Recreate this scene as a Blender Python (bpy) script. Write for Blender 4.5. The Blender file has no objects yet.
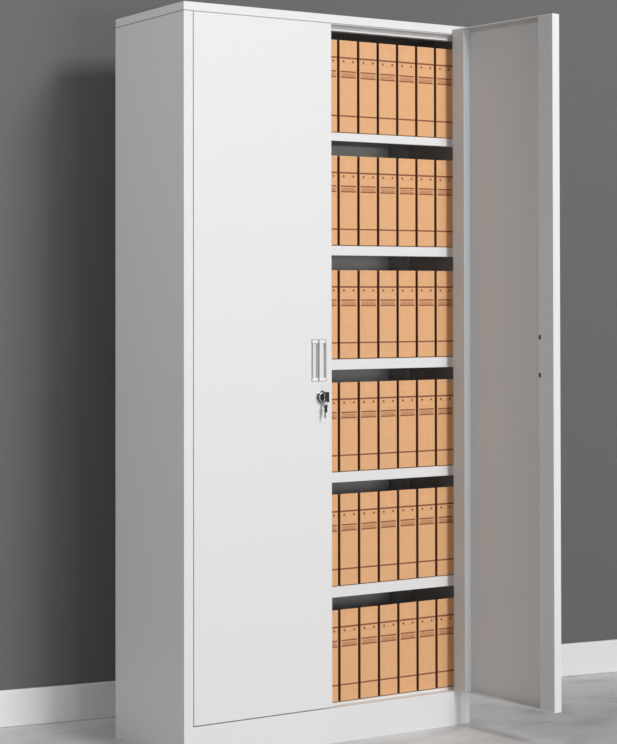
import bpy, bmesh, math
from mathutils import Vector, Matrix

sc = bpy.context.scene
COL = sc.collection

# ------------------------------------------------------------------ helpers
def mat(name, rgb, rough=.5, metal=0.0, bump=0.0, bscale=400, var=0.0, vscale=8, spec=.5):
    m = bpy.data.materials.new(name); m.use_nodes = True
    nt = m.node_tree; b = nt.nodes['Principled BSDF']
    b.inputs['Base Color'].default_value = (*rgb, 1)
    b.inputs['Roughness'].default_value = rough
    b.inputs['Metallic'].default_value = metal
    b.inputs['Specular IOR Level'].default_value = spec
    tc = nt.nodes.new('ShaderNodeTexCoord')
    if bump:
        n = nt.nodes.new('ShaderNodeTexNoise'); n.inputs['Scale'].default_value = bscale
        n.inputs['Detail'].default_value = 2
        nt.links.new(tc.outputs['Object'], n.inputs['Vector'])
        bp = nt.nodes.new('ShaderNodeBump'); bp.inputs['Strength'].default_value = bump
        bp.inputs['Distance'].default_value = .001
        nt.links.new(n.outputs['Fac'], bp.inputs['Height'])
        nt.links.new(bp.outputs['Normal'], b.inputs['Normal'])
    if var:
        n = nt.nodes.new('ShaderNodeTexNoise'); n.inputs['Scale'].default_value = vscale
        n.inputs['Detail'].default_value = 5
        nt.links.new(tc.outputs['Object'], n.inputs['Vector'])
        r = nt.nodes.new('ShaderNodeValToRGB')
        r.color_ramp.elements[0].position = .3; r.color_ramp.elements[1].position = .7
        r.color_ramp.elements[0].color = (*[c*(1-var) for c in rgb], 1)
        r.color_ramp.elements[1].color = (*[min(1, c*(1+var)) for c in rgb], 1)
        nt.links.new(n.outputs['Fac'], r.inputs['Fac'])
        nt.links.new(r.outputs['Color'], b.inputs['Base Color'])
    return m

def box(bm, x0, x1, y0, y1, z0, z1, mi=0):
    v = [bm.verts.new((x, y, z)) for x in (x0, x1) for y in (y0, y1) for z in (z0, z1)]
    for idx in ((0, 1, 3, 2), (4, 6, 7, 5), (0, 4, 5, 1), (2, 3, 7, 6), (0, 2, 6, 4), (1, 5, 7, 3)):
        f = bm.faces.new([v[i] for i in idx]); f.material_index = mi
    return v

def cyl(bm, p0, p1, r0, r1=None, n=24, mi=0):
    p0, p1 = Vector(p0), Vector(p1); r1 = r0 if r1 is None else r1
    d = (p1-p0).normalized(); a = d.orthogonal().normalized(); b = d.cross(a)
    A = [bm.verts.new(p0+(a*math.cos(t)+b*math.sin(t))*r0) for t in [2*math.pi*i/n for i in range(n)]]
    B = [bm.verts.new(p1+(a*math.cos(t)+b*math.sin(t))*r1) for t in [2*math.pi*i/n for i in range(n)]]
    for i in range(n):
        f = bm.faces.new((A[i], A[(i+1) % n], B[(i+1) % n], B[i])); f.material_index = mi; f.smooth = True
    f = bm.faces.new(A[::-1]); f.material_index = mi
    f = bm.faces.new(B); f.material_index = mi

def torus(bm, c, R, r, axis, n=28, k=10, mi=0):
    c = Vector(c); d = Vector(axis).normalized(); a = d.orthogonal().normalized(); b = d.cross(a)
    rings = []
    for i in range(n):
        t = 2*math.pi*i/n; e = a*math.cos(t)+b*math.sin(t)
        rings.append([bm.verts.new(c+e*(R+r*math.cos(s))+d*r*math.sin(s)) for s in [2*math.pi*j/k for j in range(k)]])
    for i in range(n):
        for j in range(k):
            f = bm.faces.new((rings[i][j], rings[(i+1) % n][j], rings[(i+1) % n][(j+1) % k], rings[i][(j+1) % k]))
            f.smooth = True; f.material_index = mi

def obj(name, bm, mats, parent=None, bevel=0.0, seg=2):
    bmesh.ops.recalc_face_normals(bm, faces=bm.faces[:])
    me = bpy.data.meshes.new(name); bm.to_mesh(me); bm.free()
    for m in (mats if isinstance(mats, (list, tuple)) else [mats]): me.materials.append(m)
    o = bpy.data.objects.new(name, me); COL.objects.link(o)
    if parent: o.parent = parent
    if bevel:
        b = o.modifiers.new('bevel', 'BEVEL'); b.width = bevel; b.segments = seg
        b.limit_method = 'ANGLE'; b.angle_limit = math.radians(40)
    return o

def empty(name, loc=(0, 0, 0)):
    o = bpy.data.objects.new(name, None); COL.objects.link(o); o.location = loc
    o.empty_display_size = .1
    return o

# ------------------------------------------------------------------ materials
STEEL = mat('white_powder_coat', (.80, .80, .80), .5, bump=.10, bscale=420, spec=.4)
STEEL_SHADED = mat('white_coat_shaded', (.54, .552, .560), .55, bump=.10, bscale=420, spec=.3)  # the same white coat, greyed to paint in shade
WALL = mat('dark_grey_paint', (.157, .157, .160), .75, bump=.05, bscale=150, spec=.2)
BASE = mat('white_skirting_paint', (.90, .90, .905), .45)
CHROME = mat('chrome', (.55, .55, .56), .18, 1.0)
DARKMETAL = mat('dark_key_metal', (.10, .10, .10), .3, 1.0)
ALU = mat('satin_aluminium', (.60, .60, .60), .35, .6)
CAP = mat('white_plastic', (.88, .88, .88), .3)
BLACK = mat('slot_black', (.008, .008, .008), .6)  # flat black standing for the dark inside the slots
KRAFT = mat('kraft_paper', (.785, .435, .222), .8, bump=.15, bscale=300, var=.035, vscale=60, spec=.15)
KRAFT_BAND = mat('kraft_printed_band', (.690, .350, .180), .8, spec=.15)
INK = mat('brown_ink', (.270, .105, .058), .8, spec=.1)
PRINT = mat('faint_brown_print', (.420, .190, .105), .8, spec=.1)
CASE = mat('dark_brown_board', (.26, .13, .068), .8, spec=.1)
BOARD = mat('black_card', (.014, .013, .012), .8, spec=.1)

def floor_mat():
    m = bpy.data.materials.new('polished_concrete'); m.use_nodes = True
    nt = m.node_tree; b = nt.nodes['Principled BSDF']
    tc = nt.nodes.new('ShaderNodeTexCoord')
    mp = nt.nodes.new('ShaderNodeMapping'); mp.inputs['Scale'].default_value = (2.2, 3.2, 1)
    mp.inputs['Rotation'].default_value = (0, 0, .5)
    nt.links.new(tc.outputs['Object'], mp.inputs['Vector'])
    n1 = nt.nodes.new('ShaderNodeTexNoise'); n1.inputs['Scale'].default_value = 2.0
    n1.inputs['Detail'].default_value = 7; n1.inputs['Roughness'].default_value = .55
    n1.inputs['Distortion'].default_value = .6
    nt.links.new(mp.outputs['Vector'], n1.inputs['Vector'])
    r = nt.nodes.new('ShaderNodeValToRGB')
    e = r.color_ramp.elements
    e[0].position = .30; e[0].color = (.42, .42, .43, 1)
    e[1].position = .66; e[1].color = (.74, .74, .74, 1)
    k = e.new(.45); k.color = (.62, .62, .625, 1)
    nt.links.new(n1.outputs['Fac'], r.inputs['Fac'])
    nt.links.new(r.outputs['Color'], b.inputs['Base Color'])
    r2 = nt.nodes.new('ShaderNodeMapRange'); r2.inputs['To Min'].default_value = .22; r2.inputs['To Max'].default_value = .42
    nt.links.new(n1.outputs['Fac'], r2.inputs['Value'])
    nt.links.new(r2.outputs['Result'], b.inputs['Roughness'])
    return m
FLOOR = floor_mat()

# ------------------------------------------------------------------ the setting
bm = bmesh.new(); box(bm, -6, 6, -7, 3, -.05, 0)
o = obj('floor', bm, FLOOR); o['kind'] = 'structure'

WA = math.radians(-10.637)                       # the back wall is a touch askew to the cabinet
P0 = Vector((-.19824, .67264, 0))
wd = Vector((math.cos(WA), math.sin(WA), 0)); wn = Vector((-math.sin(WA), math.cos(WA), 0))   # wn points away from the room
def wall_piece(name, s0, s1, d0, d1, z0, z1, m, bevel=0):
    bm = bmesh.new(); box(bm, s0, s1, d0, d1, z0, z1)
    o = obj(name, bm, m, bevel=bevel); o.location = P0; o.rotation_euler = (0, 0, WA)
    o['kind'] = 'structure'; return o
wall_piece('wall_back', -5, 5, .012, .15, 0, 3.2, WALL)
wall_piece('baseboard_back', -5, 5, 0, .012, 0, .097, BASE, .003)

# ------------------------------------------------------------------ the cabinet
H, W, D = 1.85, .8467, .3887
LT = .0226; ZT = H-LT                             # lid
WB = W-.0089                                     # body width under the lid
A, B = .0266, .4160                              # closed door
ZB = .0913; XH = .8106; L = .3925; T = .0228
YB = .030
cab = empty('filing_cabinet')
cab['label'] = 'tall white steel filing cabinet with its right door standing open'
cab['category'] = 'cabinet'

bm = bmesh.new(); box(bm, 0, W, 0, D, ZT+.0012, H)
obj('top_panel', bm, STEEL, cab, .0012)
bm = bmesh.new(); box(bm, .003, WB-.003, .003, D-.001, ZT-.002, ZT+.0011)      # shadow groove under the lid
obj('top_collar', bm, STEEL_SHADED, cab)
ZS = ZT-.0005
bm = bmesh.new()                                  # left side with its front stile
box(bm, 0, .0012, 0, D, 0, ZS); box(bm, .0012, A-.0022, 0, .0012, ZB-.0025, ZS); box(bm, A-.0034, A-.0022, .0012, .028, ZB, ZS)
obj('side_panel', bm, STEEL, cab)
bm = bmesh.new()
box(bm, WB-.0012, WB, 0, D, 0, ZS); box(bm, XH+.002, WB-.0012, 0, .0012, ZB-.0025, ZS); box(bm, XH+.002, XH+.0032, .0012, .028, ZB, ZS)
obj('side_panel', bm, STEEL, cab)
bm = bmesh.new(); box(bm, .0012, WB-.0012, D-.0012, D, 0, ZS)
obj('back_panel', bm, STEEL, cab)
bm = bmesh.new(); box(bm, .0012, WB-.0012, 0, .0012, 0, ZB-.0025); box(bm, .0012, WB-.0012, .0012, .030, ZB-.0037, ZB-.0025)
obj('plinth', bm, STEEL, cab)
bm = bmesh.new(); box(bm, A-.002, XH+.002, .024, .0252, ZT-.014, ZT-.0021); box(bm, A-.002, XH+.002, .0252, .05, ZT-.014, ZT-.0128)
obj('header_rail', bm, STEEL, cab)

ROWS = [(1.7916, 1.5522), (1.4941, 1.2618), (1.1998, .9705), (.9119, .6817), (.6258, .3901), (.3304, .0945)]
UNDER = [1.5313, 1.2370, .9438, .6557, .3628, .0850]
for (zt, zb), zu in zip(ROWS, UNDER):
    bm = bmesh.new()
    y0 = .028
    box(bm, .0016, WB-.0016, y0+.0012, D-.0016, zb-.0012, zb)            # deck
    box(bm, A+.002, XH, y0, y0+.0012, zu, zb)                              # front lip
    box(bm, A+.002, XH, y0+.0012, y0+.014, zu, zu+.0012)                   # folded return
    obj('shelf', bm, STEEL, cab, .0006, 1)
# slotted uprights at the rear corners
for s in (0, 1):
    bm = bmesh.new()
    if s: x0, x1, xs0, xs1 = WB-.0120, WB-.0013, WB-.0124, WB-.0120
    else: x0, x1, xs0, xs1 = .0013, .0120, .0120, .0124
    box(bm, x0, x1, .281, .332, .096, ZS-.01)
    for z in (.345, .52, .80, 1.08, 1.38, 1.66):
        box(bm, xs0, xs1,   .306, .314, z-.006, z+.006, 1)  # black plates paint the dark of the open slots
    obj('shelf_upright', bm, [STEEL, BLACK], cab)

# ---- the closed door with its recessed pull and lock
HX0, HX1, HZ0, HZ1 = .3560, .3995, .9170, 1.0230      # the pull's opening
bm = bmesh.new()
xs = [A, HX0, HX1, B-.0003]; zs = [ZB, HZ0, HZ1, ZT-.0008]
g = {}
for i, x in enumerate(xs):
    for k, z in enumerate(zs): g[i, k] = bm.verts.new((x, 0, z))
for i in range(3):
    for k in range(3):
        if (i, k) != (1, 1): bm.faces.new((g[i, k], g[i+1, k], g[i+1, k+1], g[i, k+1]))
R = {c: bm.verts.new((g[c].co.x, .009, g[c].co.z)) for c in ((1, 1), (2, 1), (2, 2), (1, 2))}
ring = [(1, 1), (2, 1), (2, 2), (1, 2)]
for a_, b_ in zip(ring, ring[1:]+ring[:1]): bm.faces.new((g[a_], g[b_], R[b_], R[a_]))
bm.faces.new([R[c] for c in ring])
bk = {c: bm.verts.new((g[c].co.x, T, g[c].co.z)) for c in ((0, 0), (3, 0), (3, 3), (0, 3))}
bm.faces.new([bk[c] for c in ((0, 0), (0, 3), (3, 3), (3, 0))])
bm.faces.new([g[0, 0], g[0, 1], g[0, 2], g[0, 3], bk[0, 3], bk[0, 0]])
bm.faces.new([g[3, 0], bk[3, 0], bk[3, 3], g[3, 3], g[3, 2], g[3, 1]])
bm.faces.new([g[0, 0], bk[0, 0], bk[3, 0], g[3, 0], g[2, 0], g[1, 0]])
bm.faces.new([g[0, 3], g[1, 3], g[2, 3], g[3, 3], bk[3, 3], bk[0, 3]])
door = obj('door', bm, STEEL, cab, .0010)
door['label'] = 'closed left door with pull and lock'

bm = bmesh.new()                                        # pull: rim, grip bars and end caps
for (x0, x1, z0, z1) in ((HX0, HX0+.0016, HZ0, HZ1), (HX1-.0016, HX1, HZ0, HZ1), (HX0, HX1, HZ0, HZ0+.0012), (HX0, HX1, HZ1-.0012, HZ1)):
    box(bm, x0, x1, -.0015, .0088, z0, z1, 0)
xm = (HX0+HX1)/2
for xa, xb, ya in ((HX0+.0058, HX0+.0138, .002), (xm+.0018, xm+.0125, -.001)):
    box(bm, xa, xb, ya, .0088, HZ0+.0095, HZ1-.0095, 1)
box(bm, xm-.004, xm-.001, .004, .0088, HZ0+.0095, HZ1-.0095, 0)
for z0, z1 in ((HZ0+.0012, HZ0+.0094), (HZ1-.0094, HZ1-.0012)):
    box(bm, HX0+.0022, xm-.0028, -.0012, .0088, z0, z1, 2)
    box(bm, xm+.0005, HX1-.0026, -.0020, .0088, z0, z1, 2)
h = obj('handle', bm, [ALU, STEEL, CAP], door, .0009)
h['label'] = 'silver recessed pull with white end caps'

LX, LZ = .3845, .8775
bm = bmesh.new()
cyl(bm, (LX, -.0002, LZ), (LX, -.004, LZ), .0168, .0158, 32, 0)
cyl(bm, (LX, -.0041, LZ), (LX, -.011, LZ), .0135, .0124, 32, 1)
torus(bm, (LX, -.0108, LZ), .0116, .0016, (0, 1, 0), mi=0)
lk = obj('lock', bm, [CHROME, DARKMETAL], door, .0005)
lk['label'] = 'round chrome cam lock'
bm = bmesh.new()                                        # key in the lock, ring, and the spare hanging down
box(bm, LX+.0016, LX+.0110, -.0215, -.0112, LZ-.0130, LZ+.0130, 1)
box(bm, LX-.0034, LX+.0004, -.0205, -.0112, LZ-.0100, LZ+.0110, 0)
KX, KY = LX+.0005, -.0200
torus(bm, (KX+.0015, KY, LZ-.0150), .0052, .0009, (1, .3, 0), mi=0)
box(bm, KX-.0032, KX+.0048, KY-.0012, KY+.0012, LZ-.0385, LZ-.0195, 1)
cyl(bm, (KX+.0008, KY-.0016, LZ-.0235), (KX+.0008, KY+.0016, LZ-.0235), .0050, n=18, mi=1)
box(bm, KX-.0036, KX+.0010, KY-.0007, KY+.0007, LZ-.0530, LZ-.0380, 0)
ky = obj('key', bm, [CHROME, DARKMETAL], door, .0006)
ky['label'] = 'pair of keys on a small ring, one in the lock'

# ---- the open door: local x from hinge to free edge, local -y is its inner face
th = 1.6632
bm = bmesh.new()
ZT2 = 1.8393
box(bm, 0, L, -.0012, 0, ZB, ZT2)                                   # sheet
box(bm, L-.0012, L, -T, -.0012, ZB, ZT2)                            # folded free edge
box(bm, .0450, .3385, -.0015, -.0012, ZB+.0024, ZT2-.0024, 1)       # inner side of the sheet, shade put into its colour
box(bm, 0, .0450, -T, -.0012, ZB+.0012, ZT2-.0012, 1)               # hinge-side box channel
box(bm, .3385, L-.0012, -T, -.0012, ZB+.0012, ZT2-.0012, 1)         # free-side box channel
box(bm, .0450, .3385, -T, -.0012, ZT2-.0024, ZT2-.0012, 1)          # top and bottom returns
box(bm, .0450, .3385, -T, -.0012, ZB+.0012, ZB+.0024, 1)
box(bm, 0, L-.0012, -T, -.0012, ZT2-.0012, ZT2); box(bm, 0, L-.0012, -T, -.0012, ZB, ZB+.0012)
od = obj('door', bm, [STEEL, STEEL_SHADED], cab)
od['label'] = 'open right door showing its hollow inner side'
od.location = (XH, 0, 0)
od.rotation_euler = (0, 0, math.atan2(-math.sin(th), -math.cos(th)))
for z in (1.0278, .9322):
    bm = bmesh.new(); box(bm, .3388, .3448, -T-.0012, -T+.0002, z-.0052, z+.0052)
    s = obj('lock_slot', bm, BLACK, od); s['label'] = 'small black latch slot'

# ------------------------------------------------------------------ file boxes
PITCH, GAP, G0 = .0598, .0080, .4545
BW = PITCH-GAP; BD = .200
def spine_bm(h):
    """front of a box: a grid of faces carrying the printed lines, plus two eyelets and a scribble of print"""
    bm = bmesh.new()
    w = BW
    fr = [0, .180, .199, .243, .249, .332, .347, .352, .395, .409, .815, .832, 1]      # from the top
    kind = [0, 1, 0, 2, 0, 1, 0, 2, 1, 0, 1, 0]
    xs = [0, .05*w, .95*w, w]
    V = [[bm.verts.new((x, 0, h*(1-f))) for x in xs] for f in fr]
    for r in range(len(fr)-1):
        for c in range(3):
            f = bm.faces.new((V[r+1][c], V[r+1][c+1], V[r][c+1], V[r][c]))
            f.material_index = kind[r] if (c == 1 or kind[r] == 1 and r in (1, 10)) else 0
    # thickness of the spine board
    y = .003
    b = [bm.verts.new(p) for p in ((0, y, 0), (w, y, 0), (w, y, h), (0, y, h))]
    n = len(fr)
    bm.faces.new([b[0], b[3], b[2], b[1]])
    bm.faces.new([V[r][0] for r in range(n)]+[b[0], b[3]])
    bm.faces.new([V[r][3] for r in range(n)]+[b[1], b[2]])
    bm.faces.new([V[0][c] for c in range(4)]+[b[2], b[3]])
    bm.faces.new([V[n-1][c] for c in range(4)]+[b[1], b[0]])
    for x in (.22*w, .78*w):                                                            # eyelets
        cyl(bm, (x, .0005, h*(1-.228)), (x, -.0006, h*(1-.228)), .0029, n=14, mi=1)
    for row, segs in ((.366, ((.14, .22), (.26, .38), (.42, .50), (.54, .66), (.70, .84))), (.384, ((.14, .30), (.34, .48), (.52, .62), (.66, .86)))):
        for a_, c_ in segs:
            box(bm, a_*w, c_*w, -.0003, .0003, h*(1-row)-.0009, h*(1-row)+.0009, 3)
    return bm
def case_bm(h):
    bm = bmesh.new()
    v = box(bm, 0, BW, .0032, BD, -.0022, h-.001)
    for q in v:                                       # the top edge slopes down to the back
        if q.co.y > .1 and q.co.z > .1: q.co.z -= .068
    return bm
ROWNAME = ['top shelf', 'second shelf from the top', 'third shelf from the top', 'fourth shelf from the top', 'fifth shelf from the top', 'bottom shelf']
POS = ['half hidden by the closed door', 'second from the closed door', 'third from the closed door', 'middle one of the row',
       'third from the open door', 'second from the open door', 'last beside the open door']
for r, (zt, zb) in enumerate(ROWS):
    hh = zt-zb-.003
    root = empty('file_box')
    cs = obj('case', case_bm(hh), CASE, root); cs['label'] = 'dark brown box sides'
    sp = obj('spine', spine_bm(hh), [KRAFT, INK, KRAFT_BAND, PRINT], root); sp['label'] = 'kraft printed spine'
    for k in range(7):
        if k == 0: t = root
        else:
            t = root.copy(); COL.objects.link(t)
            for ch in (cs, sp):
                c = ch.copy(); COL.objects.link(c); c.parent = t
        t.location = (G0+(k-1)*PITCH+GAP/2, YB, zb+.0024)
        t['label'] = 'kraft file box on the %s, %s' % (ROWNAME[r], POS[k])
        t['category'] = 'file box'
        t['group'] = 'kraft file boxes on the ' + ROWNAME[r]

# ------------------------------------------------------------------ light
w = bpy.data.worlds.new('world'); sc.world = w; w.use_nodes = True
w.node_tree.nodes['Background'].inputs['Color'].default_value = (1, 1, 1, 1)
w.node_tree.nodes['Background'].inputs['Strength'].default_value = .24

def area(name, loc, target, size, power):
    l = bpy.data.lights.new(name, 'AREA'); l.shape = 'RECTANGLE'; l.size, l.size_y = size; l.energy = power
    o = bpy.data.objects.new(name, l); COL.objects.link(o); o.location = loc
    o.rotation_euler = (Vector(target)-Vector(loc)).to_track_quat('-Z', 'Y').to_euler()
    return o
area('softbox_key', (1.05, -5.6, 4.0), (.4, 0, 1.2), (1.2, 1.4), 222)
area('fill_low', (.35, -6.5, 1.05), (.4, 0, 1.0), (1.4, .8), 66)  # added fill light, brightens the back panel seen through the shelf gaps
area('fill_upper_left', (-1.9, -.2, 3.0), (-1.9, -.2, 0), (1.0, 1.0), 24)  # added fill light, lifts the left side panel towards its top

# ------------------------------------------------------------------ camera
cam = bpy.data.cameras.new('camera'); co = bpy.data.objects.new('camera', cam); COL.objects.link(co)
F, PX, PY = 2001.754, 488.1759, 269.4092
yaw, pitch, roll = -.6162, .0159, -.0030
cam.sensor_fit = 'VERTICAL'; cam.sensor_height = 24; cam.lens = F/744*24
cam.shift_x = (308.5-PX)/744; cam.shift_y = (PY-372)/744
cam.clip_start = .05; cam.clip_end = 60
fw = Vector((-math.sin(yaw)*math.cos(pitch), math.cos(yaw)*math.cos(pitch), math.sin(pitch)))
r0 = Vector((math.cos(yaw), math.sin(yaw), 0)); u0 = r0.cross(fw)
rt = r0*math.cos(roll)+u0*math.sin(roll); up = -r0*math.sin(roll)+u0*math.cos(roll)
M = Matrix((( rt.x, up.x, -fw.x, -2.2004), (rt.y, up.y, -fw.y, -4.3824), (rt.z, up.z, -fw.z, 1.1184), (0, 0, 0, 1)))
co.matrix_world = M
sc.camera = co

sc.view_settings.view_transform = 'Standard'; sc.view_settings.look = 'None'
sc.view_settings.gamma = 1; sc.view_settings.exposure = 0; sc.view_settings.use_curve_mapping = False
